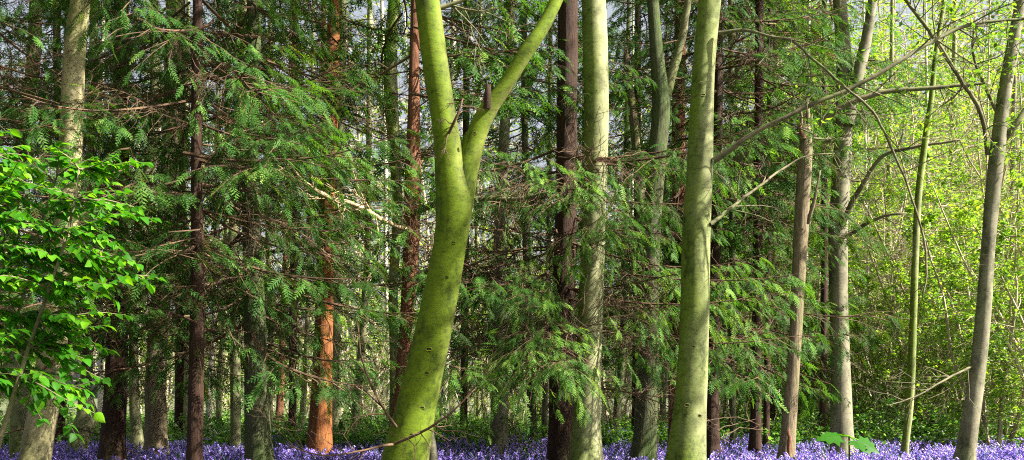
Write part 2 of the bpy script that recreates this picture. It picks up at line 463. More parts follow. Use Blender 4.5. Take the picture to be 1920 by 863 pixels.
# ------------------------------------------------------------------ broadleaf templates
def grow(g, rg, start, d, L, r, depth, tips, jit=0.16, grav=0.0, sides=5, nch=(3, 5), spread=0.8, slot=1, decay=0.6):
    n = max(3, int(L / 0.25)) if depth > 0 else 3
    n = min(n, 9)
    sp = wander(rg, start, d, L, n, jit, grav)
    g.add(*tube(sp, np.linspace(r, r * (0.45 if depth else 0.3), len(sp)), sides if depth > 0 else 3, cap=False), slot)
    if depth <= 0:
        tips.append(sp); return
    for c in range(rg.integers(nch[0], nch[1] + 1)):
        k = rg.uniform(0.25, 1.0) * (len(sp) - 1); a = min(int(k), len(sp) - 2)
        p0 = sp[a] + (sp[a + 1] - sp[a]) * (k - a)
        td = norm(sp[a + 1] - sp[a])
        side = rg.normal(0, 1, 3); side -= td * (side @ td); side = norm(side)
        grow(g, rg, p0, td * 0.7 + side * spread, L * decay * rg.uniform(0.7, 1.15), r * 0.5, depth - 1, tips, jit, grav, max(3, sides - 1), nch, spread, slot, decay)

def leaf_cloud(g, rg, tips, per, size, slot=0, t0=0.5, flat=0.35):
    ps, ds = [], []
    for sp in tips:
        k = rg.uniform(0, len(sp) - 1, per); a = np.minimum(k.astype(int), len(sp) - 2)
        p = sp[a] + (sp[a + 1] - sp[a]) * (k - a)[:, None]
        ps.append(p + rg.normal(0, size * 0.35, (per, 3))); ds.append(norm(sp[a + 1] - sp[a]))
    p = np.concatenate(ps); d = np.concatenate(ds)
    n = len(p)
    d = norm(d * 0.5 + rg.normal(0, 1, (n, 3)) * np.array([1, 1, 0.35]) + np.array([0, 0, -0.25]))
    up = norm(np.array([0, 0, 1.0]) + rg.normal(0, flat, (n, 3)))
    s = norm(np.cross(d, up))
    L = size * rg.uniform(0.6, 1.25, n)
    v, f = kites(p, d, s, L, L * 0.68, 0.12)
    g.add(v, f, slot, np.repeat(np.clip(rg.normal(t0, 0.2, n), 0, 1), 4))

def beech_crown(seed, H, rad, per, size):
    """open crown from its fork upward; origin at the fork"""
    rg = np.random.default_rng(seed); g = Geo(); tips = []
    for i in range(7):
        az = i * 2.4 + rg.uniform(-0.4, 0.4)
        el = rg.uniform(0.25, 1.2)
        grow(g, rg, (0, 0, rg.uniform(0, H * 0.45)), (math.cos(az) * math.cos(el), math.sin(az) * math.cos(el), math.sin(el)), rad * rg.uniform(0.75, 1.1), 0.07, 3, tips, 0.12, 0.02, 6, (3, 4), 0.75)
    c = np.array([sp.mean(0) for sp in tips])       # leaves in clumps with open gaps between them
    q = np.sin(c[:, 0] * 1.5 + seed) + np.sin(c[:, 1] * 1.7 + 2 * seed) + np.sin(c[:, 2] * 1.3 + c[:, 0] * .7)
    tips = [sp for sp, k in zip(tips, q) if k > 0.4]
    leaf_cloud(g, rg, tips, per, size, 0, 0.5)
    return g.mesh('beech_crown', [M['beech_leaf'], M['limb']], False)

BEECH = [beech_crown(300 + k, 7, 3.6, 11, 0.09) for k in range(3)]
print('beech faces', [len(b.polygons) for b in BEECH])

def sapling(seed, H, nst, per, size, leafm, woodm, depth=3):
    """slim many-stemmed young tree with an airy crown down to the ground"""
    rg = np.random.default_rng(seed); g = Geo(); tips = []
    for i in range(nst):
        az = rg.uniform(0, 6.28)
        sp = wander(rg, (math.cos(az) * 0.15, math.sin(az) * 0.15, 0), (math.cos(az) * 0.25, math.sin(az) * 0.25, 1), H * rg.uniform(0.7, 1), 12, 0.08, 0.02)
        g.add(*tube(sp, np.linspace(0.05, 0.008, len(sp)), 6, cap=False), 1)
        for k in range(2, len(sp)):
            for q in range(2):
                a2 = rg.uniform(0, 6.28)
                grow(g, rg, sp[k], (math.cos(a2), math.sin(a2), rg.uniform(0.0, 0.7)), H * 0.17 * (1.15 - k / 14), 0.012, depth - 1, tips, 0.22, 0.0, 4, (2, 4), 0.8)
    leaf_cloud(g, rg, tips, per, size)
    return g.mesh('sapling_crown', [M[leafm], M[woodm]], False)

SAP = [sapling(500, 10.5, 4, 7, 0.105, 'scrub_leaf', 'paletwig'), sapling(501, 8.0, 5, 7, 0.10, 'scrub_leaf', 'paletwig'),
       sapling(502, 13.0, 5, 3, 0.11, 'scrub_leaf', 'paletwig'), sapling(503, 5.0, 5, 7, 0.09, 'scrub_leaf', 'paletwig')]
print('sap faces', [len(b.polygons) for b in SAP])

# ------------------------------------------------------------------ trees traced as centre lines
def trunk_line(px, d, ztop=None, lean=None):
    """px: (x, y, width) rows from the ground upward at distance d; returns points and radii relative to the base"""
    pts = [np.append(P(x, y, d), w * d / F / 2) for x, y, w in px]
    b = pts[0]
    if b[2] > 0.02:     # carry the stem down to the ground
        nx = pts[1]; k = (b[2] + 0.12) / max(nx[2] - b[2], 0.3)
        k = min(k, 0.8)
        g = b + (b - nx) * k; g[2] = -0.12; g[3] = b[3] * 1.06; pts.insert(0, g)
    else:
        b[2] = -0.12
    if ztop is not None and pts[-1][2] < ztop:
        a, c = pts[-2], pts[-1]
        dr = (c - a)[:3]; dr = dr / max(dr[2], 0.1)
        dr[:2] *= 0.5
        h = ztop - c[2]
        pts.append(np.append(c[:3] + dr * h * 0.5, c[3] * 0.72)); pts.append(np.append(c[:3] + dr * h, 0.02))
    pts = np.array(pts)
    base = np.array([pts[0][0], d, 0.0])
    if False: pass
    rg = np.random.default_rng(int(abs(px[0][0]) * 7 + d))
    pts[:, 1] = d + np.linspace(0, rg.uniform(-0.4, 0.4), len(pts))
    base[2] = 0.0
    pts[:, :3] -= base
    return base, pts

def add_trunk(root, pts, m, sides=20, step=0.09, wob=0.03, seed=1, flare=True, name='trunk'):
    s = spline(pts, step)
    g = Geo().add(*tube(s[:, :3], np.maximum(s[:, 3], 0.006), sides, wob, seed, flare=0.0 if flare else None))
    return link(name, g.mesh(name, [M[m]]), root)

def limb(root, base, px, m, seed=1, name='branch', sides=10, twigs=0, tm='twig', leaf=None, per=2, lsize=0.08, tl=0.7):
    """px rows: (x, y, distance, width)"""
    pts = np.array([np.append(P(x, y, d), w * d / F / 2) for x, y, d, w in px])
    pts[:, :3] -= base
    s = spline(pts, 0.07)
    rg = np.random.default_rng(seed)
    jit = np.cumsum(rg.normal(0, 0.004, (len(s), 3)), 0)
    s[:, :3] += jit - np.linspace(0, 1, len(s))[:, None] * jit[-1]
    g = Geo().add(*tube(s[:, :3], np.maximum(s[:, 3], 0.003), sides, 0.05, seed), 1)
    tips = []
    for i in range(twigs):
        k = rg.integers(int(len(s) * 0.15), len(s) - 1)
        td = norm(s[min(k + 1, len(s) - 1), :3] - s[k - 1, :3])
        sd = rg.normal(0, 1, 3); sd[1] *= 0.6
        grow(g, rg, s[k, :3], td * 0.7 + norm(sd) * 0.8, tl * rg.uniform(0.5, 1.2), min(0.011, s[k, 3] * 0.5), 2, tips, 0.18, -0.02, 4, (2, 3), 0.7)
    if leaf and tips: leaf_cloud(g, rg, tips, per, lsize, 0)
    return link(name, g.mesh(name, [M[leaf or 'beech_leaf'], M[m]]), root)

TREES = {}
def tree(name, px, d, m, label, cat='tree', crown=None, ztop=None, group=None, wob=0.03, **kw):
    base, pts = trunk_line(px, d, ztop)
    root = empty(name, base)
    tag(root, label, cat, group)
    add_trunk(root, pts, m, wob=wob, seed=int(px[0][0]) + 3, sides=24 if d < 15 else 14, step=0.08 if d < 15 else 0.2, **kw)
    if crown:
        kind, k = crown
        # the crown sits on the stem's axis
        zc = np.interp(4.0, pts[:, 2], np.arange(len(pts)))
        i = int(min(zc, len(pts) - 2)); cx = pts[i] + (pts[i + 1] - pts[i]) * (zc - i)
        if kind == 'high':
            link('crown', HIGH, root, (cx[0], cx[1], 0)).rotation_euler = (0, 0, k)
        elif kind in ('c0', 'c1', 'c2'):
            o = link('crown', crown_variant(int(kind[1]), k % 3), root, (cx[0], cx[1], 0))
            o.rotation_euler = (0, 0, (px[0][0] * 0.37) % 6.28)
        elif kind == 'beech':
            e = pts[-1]; zf = k
            q = np.interp(zf, pts[:, 2], np.arange(len(pts))); i = int(min(q, len(pts) - 2)); c = pts[i] + (pts[i + 1] - pts[i]) * (q - i)
            o = link('crown', BEECH[int(px[0][0]) % 3], root, (c[0], c[1], zf))
            o.rotation_euler = (0, 0, (px[0][0] * 0.37) % 6.28)
    TREES[label] = (root, base, pts)
    return root, base, pts

BT = 'beech_tree'; CT = 'cedar_tree'
# --- left side
tree(BT, [(45, 850, 46), (44, 740, 44), (30, 640, 36), (20, 520, 32), (40, 350, 30), (60, 230, 26), (75, 100, 24), (80, 0, 22)], 17, 'beech_pale', 'pale lit beech trunk at the far left edge, behind the bright hazel leaves', crown=('beech', 9.5), ztop=16)
tree(BT, [(68, 863, 56), (95, 720, 52), (122, 520, 46), (138, 380, 43), (146, 280, 42), (152, 180, 40), (160, 90, 38), (174, 0, 34)], 12.5, 'speckled', 'leaning tan trunk with dark speckled bark, left of the picture', crown=('beech', 8.0), ztop=15)
tree(CT, [(48, 863, 20), (70, 760, 20), (84, 680, 19), (100, 560, 18), (112, 400, 16), (120, 150, 14)], 15, 'cedar_dark', 'nearly black slim trunk close behind the leaning speckled trunk', crown=('c1', 0), ztop=16)
tree(CT, [(112, 850, 19), (115, 720, 18), (118, 500, 16), (110, 200, 14)], 22, 'cedar_dark', 'slim dark trunk between the speckled leaning trunk and the swollen pale stem', crown=('c1', 1), ztop=20)
tree(BT, [(142, 850, 30), (150, 810, 38), (162, 780, 42), (156, 745, 26), (158, 690, 22), (160, 550, 20), (165, 300, 18)], 19, 'beech_pale', 'pale stem with a swollen bulge just above the bluebells', ztop=15)
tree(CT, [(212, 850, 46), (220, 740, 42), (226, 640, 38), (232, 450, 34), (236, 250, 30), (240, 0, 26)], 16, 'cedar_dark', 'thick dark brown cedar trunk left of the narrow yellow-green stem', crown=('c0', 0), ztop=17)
tree(BT, [(256, 855, 26), (250, 750, 19), (247, 640, 17), (256, 480, 18), (275, 300, 20), (284, 180, 18), (282, 60, 17)], 20, 'beech_pale', 'narrow yellow-green lit stem between the dark cedar and the broad furrowed trunk', crown=('beech', 11), ztop=17)
tree('oak_tree', [(292, 850, 42), (290, 700, 38), (302, 500, 35), (313, 300, 33), (316, 150, 32), (318, 0, 30)], 18, 'flaky', 'broad grey-brown furrowed trunk left of the dark red cedar', crown=('c1', 2), ztop=18)
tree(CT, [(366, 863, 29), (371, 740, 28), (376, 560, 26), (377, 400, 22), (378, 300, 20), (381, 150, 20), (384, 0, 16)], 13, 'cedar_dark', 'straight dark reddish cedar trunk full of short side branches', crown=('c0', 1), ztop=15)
tree(BT, [(390, 838, 12), (393, 740, 12), (402, 600, 11), (408, 300, 10)], 28, 'birch', 'thin cream stem showing right beside the dark reddish cedar', ztop=17)
tree(BT, [(412, 835, 11), (410, 740, 12), (420, 600, 11), (425, 300, 10)], 31, 'beech_pale', 'thin pale stem behind, between the cream stem and the cat-scratched pale trunk', ztop=17)
tree(BT, [(440, 863, 19), (440, 780, 20), (438, 620, 18), (432, 470, 17), (444, 300, 22), (449, 150, 21), (452, 0, 19)], 20, 'beech_pale', 'pale blotched trunk just left of the dark green mossy trunk', crown=('beech', 11), ztop=17)
tree(CT, [(486, 863, 52), (482, 760, 46), (478, 600, 40), (472, 430, 34), (470, 300, 30), (474, 150, 27), (478, 0, 24)], 14.5, 'mossy_dark', 'thick dark mossy trunk with a pale lit foot', crown=('c0', 2), ztop=16)
tree(CT, [(520, 838, 15), (524, 760, 14), (530, 600, 13), (540, 300, 11)], 29, 'cedar_red', 'thin red-brown trunk far behind, right of the dark mossy trunk', crown=('c2', 0), ztop=20)
tree(BT, [(562, 832, 12), (567, 770, 12), (572, 680, 10), (580, 400, 9)], 30, 'beech_pale', 'slender whitish stem just left of the orange cedar', ztop=17)
tree(CT, [(582, 850, 18), (587, 760, 16), (594, 600, 13), (600, 300, 12)], 21, 'cedar_red', 'dark red stem pressed against the left side of the orange cedar', ztop=15)
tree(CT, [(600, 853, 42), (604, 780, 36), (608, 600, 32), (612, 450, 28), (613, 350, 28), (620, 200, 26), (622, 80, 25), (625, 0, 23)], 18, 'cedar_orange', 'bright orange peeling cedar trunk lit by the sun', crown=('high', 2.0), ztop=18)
tree(BT, [(627, 838, 20), (625, 740, 21), (628, 600, 19), (632, 400, 17), (638, 200, 15), (642, 0, 14)], 23, 'beech_pale', 'pale trunk directly right of the orange cedar', crown=('beech', 13), ztop=19)
tree(BT, [(664, 828, 15), (668, 770, 16), (680, 640, 14), (690, 480, 12), (694, 200, 11)], 27, 'beech_pale', 'pale yellowish stem midway between the orange cedar and the big forked beech', ztop=18)
tree('birch_tree', [(727, 810, 8), (728, 650, 9), (724, 540, 8), (722, 300, 8), (715, 0, 7)], 34, 'birch', 'white birch stem thin as a pole, left of the red-brown cedar', ztop=20)
tree(BT, [(737, 860, 20), (740, 700, 18), (738, 540, 18), (746, 400, 19), (742, 300, 21), (735, 200, 26), (734, 100, 25), (742, 0, 22)], 20, 'beech_green', 'wavy green and cream beech trunk left of the red-brown cedar', crown=('beech', 11.5), ztop=18)
_, b19, p19 = tree(CT, [(738, 863, 32), (752, 730, 28), (762, 600, 26), (770, 470, 30), (773, 380, 33), (775, 250, 25), (776, 120, 19), (778, 0, 17)], 15.5, 'cedar_red', 'red-brown cedar trunk close to the left of the big forked beech', crown=('high', 4.0), ztop=17)

# --- the big forked beech
MB = [(760, 863, 86), (775, 790, 78), (796, 700, 71), (818, 600, 67), (834, 520, 63), (846, 450, 61), (852, 390, 66), (845, 330, 56), (841, 280, 50), (831, 210, 46), (820, 140, 47), (810, 60, 46), (802, 0, 44)]
mroot, mb, mp = tree(BT, MB, 10.5, 'beech_moss', 'big forked beech covered in bright green moss, foremost in the picture', crown=('beech', 7.5), ztop=14, wob=0.022)
lead = np.array([np.append(P(x, y, d), w * d / F / 2) for x, y, d, w in [(846, 520, 10.5, 30), (855, 440, 10.46, 46), (863, 370, 10.44, 52), (873, 320, 10.42, 48), (888, 270, 10.4, 40), (912, 212, 10.4, 35), (945, 165, 10.4, 29), (985, 100, 10.4, 28), (1020, 48, 10.45, 26), (1046, -5, 10.5, 24), (1110, -140, 10.6, 20), (1150, -330, 10.8, 14), (1190, -600, 11, 4)]])
lead[:, :3] -= mb
add_trunk(mroot, lead, 'beech_moss', 18, 0.08, 0.03, 5, False, 'fork_stem')
limb(mroot, mb, [(914, 205, 10.3, 14), (914, 180, 10.28, 13), (916, 158, 10.26, 9)], 'cedar_dark', 4, 'broken_stub')
def knot(root, base, x, y, d, s, m='beech_green'):
    """a raised bark ring round a dark pit"""
    g = Geo()
    a = np.linspace(0, 2 * math.pi, 15)
    ring = np.stack([np.cos(a) * s * 1.25, 0 * a, np.sin(a) * s * 0.7], 1)
    g.add(*tube(ring, s * 0.26, 6, cap=False), 0)
    a = a[:-1][::1]
    g.add(*tube(np.array([[0, 0.02, 0], [0, -0.002, 0]]), [s * 1.2, s * 1.1], 10), 1)
    o = link('knot', g.mesh('knot', [M[m], M['cedar_dark']]), root)
    p = P(x, y, d) - base; o.location = tuple(p)
for x, y, dd, s in [(850, 455, 10.18, .022), (838, 520, 10.16, .018), (804, 655, 10.13, .03), (800, 700, 10.12, .024), (792, 765, 10.1, .02), (852, 330, 10.25, .018), (890, 250, 10.2, .02), (772, 815, 10.08, .02), (826, 500, 10.17, .014)]:
    knot(mroot, mb, x, y, dd, s * .8, 'beech_moss')
limb(mroot, mb, [(735, 832, 10.2, 6), (700, 838, 10.0, 5), (665, 846, 9.9, 4), (600, 852, 9.8, 3), (540, 835, 9.8, 3)], 'twig', 6, 'branch', 6, 9, tl=0.6)
limb(mroot, mb, [(740, 832, 10.1, 6), (800, 806, 9.9, 5), (850, 770, 9.8, 4), (890, 730, 9.8, 2)], 'twig', 7, 'branch', 6, 7, tl=0.45)
limb(mroot, mb, [(745, 800, 10.3, 6), (705, 740, 10.2, 5), (680, 680, 10.2, 4), (668, 600, 10.2, 2)], 'twig', 8, 'branch', 6, 9, tl=0.5)
limb(mroot, mb, [(842, 250, 10.2, 6), (858, 215, 10.1, 5), (868, 185, 10.1, 3)], 'twig', 10, 'branch', 6, 5, tl=0.25)
limb(mroot, mb, [(826, 15, 10.4, 9), (862, 2, 10.4, 7), (900, -12, 10.4, 5)], 'limb', 12, 'branch', 6, 4, tl=0.5)
limb(b19 is not None and TREES['red-brown cedar trunk close to the left of the big forked beech'][0], b19, [(780, 398, 15.4, 14), (830, 378, 15.0, 11), (900, 373, 14.8, 9), (970, 373, 14.6, 7), (1030, 360, 14.4, 4)], 'limb', 13, 'branch', 8, 10)
limb(TREES['red-brown cedar trunk close to the left of the big forked beech'][0], b19, [(768, 432, 15.3, 8), (722, 415, 14.6, 9), (665, 386, 14.0, 9), (610, 368, 13.6, 9), (565, 335, 13.3, 7), (528, 292, 13.2, 4)], 'dead', 14, 'branch', 8, 16)

# --- between the beech and the right-hand trunks
tree(BT, [(812, 863, 16), (806, 820, 15), (800, 790, 12)], 12, 'beech_grey', 'short grey stump leaning behind the foot of the mossy forked beech', wob=.04)
tree('birch_tree', [(822, 840, 15), (830, 760, 15), (838, 660, 16), (836, 500, 14), (845, 300, 12)], 29, 'birch', 'white trunk showing right behind the mossy forked beech', ztop=18)
tree(BT, [(934, 860, 36), (937, 760, 33), (938, 640, 29), (938, 500, 27), (942, 320, 21), (952, 150, 19), (958, 0, 18)], 20, 'beech_grey', 'grey trunk standing alone right of the mossy forked beech', crown=('c1', 0), ztop=18)
tree(CT, [(1000, 850, 19), (996, 740, 17), (990, 600, 15), (985, 300, 13)], 23, 'mossy_dark', 'narrow dark green trunk left of the dark red-brown trunk', crown=('c1', 2), ztop=18)
tree(BT, [(1020, 842, 12), (1022, 740, 11), (1026, 600, 10), (1030, 300, 9)], 25, 'beech_grey', 'thin brownish stem against the left side of the dark red-brown trunk', ztop=16)
r23, b23, p23 = tree(CT, [(1050, 863, 47), (1052, 740, 46), (1055, 600, 43), (1060, 400, 40), (1062, 200, 38), (1064, 0, 36)], 16, 'cedar_dark', 'straight dark red-brown cedar trunk touching the pale trunk at its right', ztop=18)
tree(BT, [(1099, 863, 60), (1100, 780, 53), (1105, 640, 48), (1110, 500, 45), (1115, 350, 45), (1118, 220, 46), (1116, 100, 47), (1113, 0, 45)], 15.2, 'beech_pale', 'pale yellow-green straight trunk behind hanging cedar sprays, centre right', crown=('beech', 9), ztop=16)
tree('birch_tree', [(1134, 825, 8), (1132, 740, 8), (1128, 600, 7), (1130, 300, 7)], 32, 'birch', 'white birch stem just right of the pale yellow-green trunk', ztop=18)
tree(BT, [(1156, 840, 17), (1158, 760, 15), (1164, 690, 13), (1170, 500, 12)], 26, 'mossy_dark', 'dim mossy stem forking low behind the bluebells, right of the pale trunk', ztop=15)
tree(BT, [(1172, 830, 7), (1176, 760, 7), (1182, 700, 6), (1185, 500, 6)], 31, 'birch', 'thinnest pale stem left of the short mossy two-toned trunk', ztop=15)
r26, b26, p26 = tree(BT, [(1206, 863, 46), (1212, 780, 40), (1216, 700, 36), (1218, 560, 34), (1222, 430, 32), (1230, 300, 34), (1238, 200, 34), (1230, 110, 26), (1222, 0, 22)], 17, 'mossy_dark', 'mossy trunk with a dark left side and a lit right side, forking high up', crown=('beech', 10), ztop=16)
limb(r26, b26, [(1240, 215, 17, 24), (1258, 150, 16.9, 18), (1278, 80, 16.9, 15), (1292, 0, 16.9, 13), (1310, -120, 16.9, 8)], 'limb', 15, 'branch', 10, 3)
tree('dead_tree', [(1196, 863, 22), (1206, 560, 20), (1202, 400, 18), (1192, 270, 16), (1182, 180, 15), (1174, 110, 12), (1172, 84, 3)], 19, 'flaky', 'broken dead trunk ending in a splintered point left of the dark forking trunk', cat='dead tree', wob=.05)
tree(CT, [(1264, 845, 24), (1264, 700, 23), (1268, 500, 22), (1271, 380, 24), (1270, 250, 25), (1272, 100, 23), (1275, 0, 21)], 20, 'cedar_red', 'reddish cedar trunk just left of the tall mossy beech on the right of centre', crown=('c1', 1), ztop=18)
tree(BT, [(1240, 850, 13), (1242, 760, 12), (1244, 600, 10)], 27, 'beech_grey', 'small grey stem in the gap left of the tall beech right of centre', ztop=14)
TB = [(1286, 863, 74), (1293, 790, 64), (1300, 690, 57), (1305, 560, 54), (1308, 440, 53), (1314, 330, 50), (1318, 230, 46), (1322, 140, 43), (1329, 60, 42), (1335, 0, 43)]
r29, b29, p29 = tree(BT, TB, 11.5, 'beech_green', 'tall smooth green-grey beech trunk with side limbs reaching right', crown=('beech', 8), ztop=15, wob=0.02)
for x, y, dd, s in [(1318, 178, 11.3, .02), (1315, 155, 11.3, .014), (1300, 650, 11.22, .016), (1288, 760, 11.2, .022), (1312, 780, 11.2, .015), (1345, 118, 11.42, .012)]:
    knot(r29, b29, x, y, dd, s)
limb(r29, b29, [(1338, 300, 11.5, 12), (1400, 259, 11.4, 9), (1500, 207, 11.3, 8), (1590, 166, 11.3, 8), (1660, 130, 11.3, 8), (1755, 75, 11.4, 7), (1830, 45, 11.5, 6), (1925, 35, 11.6, 5), (2050, 20, 11.7, 3)], 'limb', 21, 'branch', 10, 16, leaf='beech_leaf', per=2, lsize=.07)
limb(r29, b29, [(1332, 420, 11.5, 8), (1375, 384, 11.6, 6), (1420, 350, 11.8, 5), (1472, 312, 12, 4), (1515, 292, 12.1, 2.5), (1560, 288, 12.2, 1.2)], 'limb', 22, 'branch', 8, 9, tl=.6)
limb(r29, b29, [(1347, 62, 11.5, 8), (1400, 55, 11.4, 6), (1445, 66, 11.3, 5), (1490, 78, 11.2, 5), (1530, 112, 11.1, 5), (1590, 165, 11.0, 5), (1640, 208, 11, 5), (1675, 275, 11, 5), (1715, 370, 11, 4), (1733, 430, 11, 4), (1741, 500, 11, 4), (1730, 560, 11, 2)], 'limb', 23, 'branch', 8, 14)

# --- right of the tall beech
r30, b30, p30 = tree(CT, [(1338, 863, 28), (1337, 760, 26), (1340, 600, 24), (1346, 400, 21), (1350, 200, 18), (1352, 0, 16)], 18, 'cedar_dark', 'dark cedar trunk half hidden behind the tall green-grey beech', crown=('c0', 2), ztop=17)
limb(r30, b30, [(1345, 340, 17.9, 14), (1380, 303, 17.6, 12), (1440, 272, 17.3, 11), (1510, 250, 17, 11), (1585, 195, 16.8, 11), (1640, 176, 16.7, 10), (1740, 165, 16.6, 8), (1850, 156, 16.5, 5)], 'limb', 24, 'branch', 8, 16, leaf='beech_leaf', per=1, tl=1.0)
tree(CT, [(1374, 835, 13), (1370, 700, 13), (1370, 500, 13), (1368, 300, 12), (1365, 0, 11)], 22, 'mossy_dark', 'slim dark green trunk among the dark cedar foliage right of the tall beech', crown=('c1', 2), ztop=18)
r32, b32, p32 = tree('dead_tree', [(1476, 848, 30), (1481, 780, 27), (1490, 670, 24), (1498, 540, 25), (1504, 430, 28), (1510, 340, 27), (1514, 270, 25), (1515, 232, 16)], 16.5, 'flaky', 'flaky brown trunk with a broken top and a decayed scar at its foot', cat='dead tree', wob=.05)
limb(r32, b32, [(1516, 420, 16.4, 8), (1525, 380, 16.3, 7), (1532, 345, 16.3, 4), (1538, 320, 16.3, 3)], 'flaky', 25, 'broken_stub', 8)
limb(r32, b32, [(1508, 262, 16.5, 9), (1502, 246, 16.5, 7), (1500, 232, 16.5, 4)], 'cedar_red', 26, 'broken_stub', 8)
for dx, hh, rr in ((-.07, .30, .03), (.03, .42, .035), (.08, .18, .025), (-.02, .22, .03)):
    tp = p32[-1][:3]
    g = Geo().add(*tube(np.array([tp + [dx, 0, -.25], tp + [dx, 0, hh * .4], tp + [dx * 1.2, 0, hh]]), [rr * 1.3, rr, .003], 6, .1, 4))
    link('splinter', g.mesh('splinter', [M['flaky']]), r32)
scar = Geo(); ring = []
for zz in np.linspace(0.28, 0.72, 8): ring.append((0, 0, zz))
scar.add(*tube(np.array(ring) + R.normal(0, .006, (8, 3)), 0.028 * np.sin(np.linspace(0.4, 2.9, 8)) + .006, 8))
link('decay_scar', scar.mesh('decay_scar', [M['cedar_red']]), r32, (0.01, -0.20, 0))
r33, b33, p33 = tree(BT, [(1580, 825, 42), (1579, 740, 39), (1576, 600, 34), (1575, 460, 36), (1581, 340, 35), (1588, 220, 31), (1589, 110, 29), (1582, 0, 25)], 19, 'beech_grey', 'straight grey beech trunk with a second stem splitting off near the top', crown=('beech', 12), ztop=18)
limb(r33, b33, [(1590, 235, 19, 24), (1602, 180, 19, 22), (1616, 110, 19, 22), (1630, 40, 19, 19), (1638, -20, 19, 17), (1650, -200, 19, 8)], 'beech_grey', 27, 'fork_stem', 12)
limb(r33, b33, [(1578, 446, 18.95, 9), (1594, 440, 18.9, 8), (1625, 420, 18.7, 7), (1660, 405, 18.5, 5), (1700, 400, 18.4, 3)], 'limb', 28, 'branch', 8, 6)
limb(r33, b33, [(1578, 425, 18.95, 12), (1592, 392, 18.9, 10), (1618, 345, 18.6, 9), (1660, 290, 18.4, 7), (1720, 275, 18.2, 6), (1800, 262, 18, 4)], 'limb', 29, 'branch', 8, 10, leaf='beech_leaf', per=2)
limb(r33, b33, [(1580, 262, 18.7, 9), (1530, 262, 18.4, 8), (1600, 270, 18.1, 7), (1680, 280, 18, 5)][:2] + [(1490, 250, 18.2, 6)], 'limb', 30, 'branch', 8, 5)
tree(BT, [(1698, 835, 13), (1706, 760, 15), (1713, 620, 14), (1718, 480, 13), (1725, 360, 13), (1738, 260, 12), (1750, 180, 10), (1758, 100, 9), (1775, 0, 8)], 18, 'beech_green', 'thin wavy green stem between the two large trunks at the right', crown=('beech', 11), ztop=15)
r35, b35, p35 = tree(BT, [(1811, 845, 34), (1820, 770, 32), (1833, 670, 29), (1842, 560, 27), (1848, 460, 25), (1857, 350, 27), (1864, 280, 27), (1874, 190, 24), (1888, 100, 22), (1906, 0, 20)], 16, 'beech_grey', 'curving grey-tan beech trunk standing in bluebells near the right edge', crown=('beech', 10), ztop=15)
limb(r35, b35, [(1860, 300, 16, 15), (1882, 268, 15.9, 13), (1902, 240, 15.8, 12), (1925, 205, 15.8, 10), (1980, 100, 15.8, 6)], 'limb', 31, 'branch', 10, 6, leaf='beech_leaf', per=3)
limb(r35, b35, [(1852, 290, 15.9, 9), (1838, 215, 15.7, 8), (1800, 150, 15.5, 8), (1762, 88, 15.4, 8), (1725, 35, 15.3, 7), (1690, -10, 15.2, 6)], 'limb', 32, 'branch', 8, 16, leaf='beech_leaf', per=5)
limb(r35, b35, [(1870, 215, 15.9, 7), (1840, 150, 15.7, 6), (1822, 100, 15.6, 5), (1830, 40, 15.5, 4)], 'limb', 33, 'branch', 8, 10, leaf='beech_leaf', per=5)
limb(r35, b35, [(1836, 684, 16, 6), (1820, 690, 15.9, 5), (1770, 716, 15.6, 4), (1720, 745, 15.4, 3), (1660, 762, 15.3, 1.5)], 'limb', 34, 'branch', 8, 10)
tree('birch_tree', [(1642, 800, 8), (1640, 700, 8), (1634, 600, 7), (1630, 400, 6)], 29, 'birch', 'thin white birch stem in the green scrub right of the grey beech', ztop=14)
tree('birch_tree', [(1751, 810, 8), (1752, 700, 8), (1748, 560, 8), (1745, 350, 7)], 28, 'birch', 'thin white birch stem left of the curving grey-tan beech', ztop=13)
tree('ash_tree', [(1836, 810, 6), (1838, 720, 6), (1842, 600, 5)], 27, 'paletwig', 'thin sunlit pole stem just right of the curving grey-tan beech foot', ztop=12)

# --- beeches standing just outside the picture on the right, whose crowns dapple the light
for X, Y, lab in [(6.4, 7.2, 'grey beech nearest the camera on the right, outside the picture'), (9.2, 8.8, 'grey beech right of the curving beech, outside the picture')]:
    x = 960 + X * F / Y
    tree(BT, [(x, HOR + 1.2 * F / Y, 0.42 * F / Y), (x + 5, HOR - 1.5 * F / Y, 0.36 * F / Y), (x, HOR - 4 * F / Y, 0.32 * F / Y)], Y, 'beech_grey', lab, crown=('beech', 5.5), ztop=14)

# --- unseen trees added on the camera's side, closing the canopy to cut sky light
for i, (X, Y, kind) in enumerate([(-9, -2, 'c'), (-5, -7, 'b'), (0, -9, 'c'), (5, -8, 'b'), (9, -11, 'c'), (-12, -10, 'b'), (-13, 5, 'c'), (12, -5, 'b'), (-8, 6, 'b'), (3, -15, 'c'), (-4, -16, 'c')]):
    x = 960 + X * F / 20
    root = empty('cedar_tree' if kind == 'c' else 'beech_tree', (X, Y, 0), i * 1.3)
    tag(root, ('cedar' if kind == 'c' else 'beech') + ' added unseen to hold back sky light, on the camera side of the wood', 'tree', 'unseen added trees on the camera side of the wood')
    pp = np.array([[0, 0, -.1, .24], [.1, 0, 3, .2], [0, .1, 8, .16], [0, 0, 16, .02]])
    add_trunk(root, pp, 'cedar_dark' if kind == 'c' else 'beech_grey', 12, .3)
    if kind == 'c': link('crown', crown_variant(2, i % 3), root)
    else: link('crown', BEECH[i % 3], root, (0, 0, 5.0))

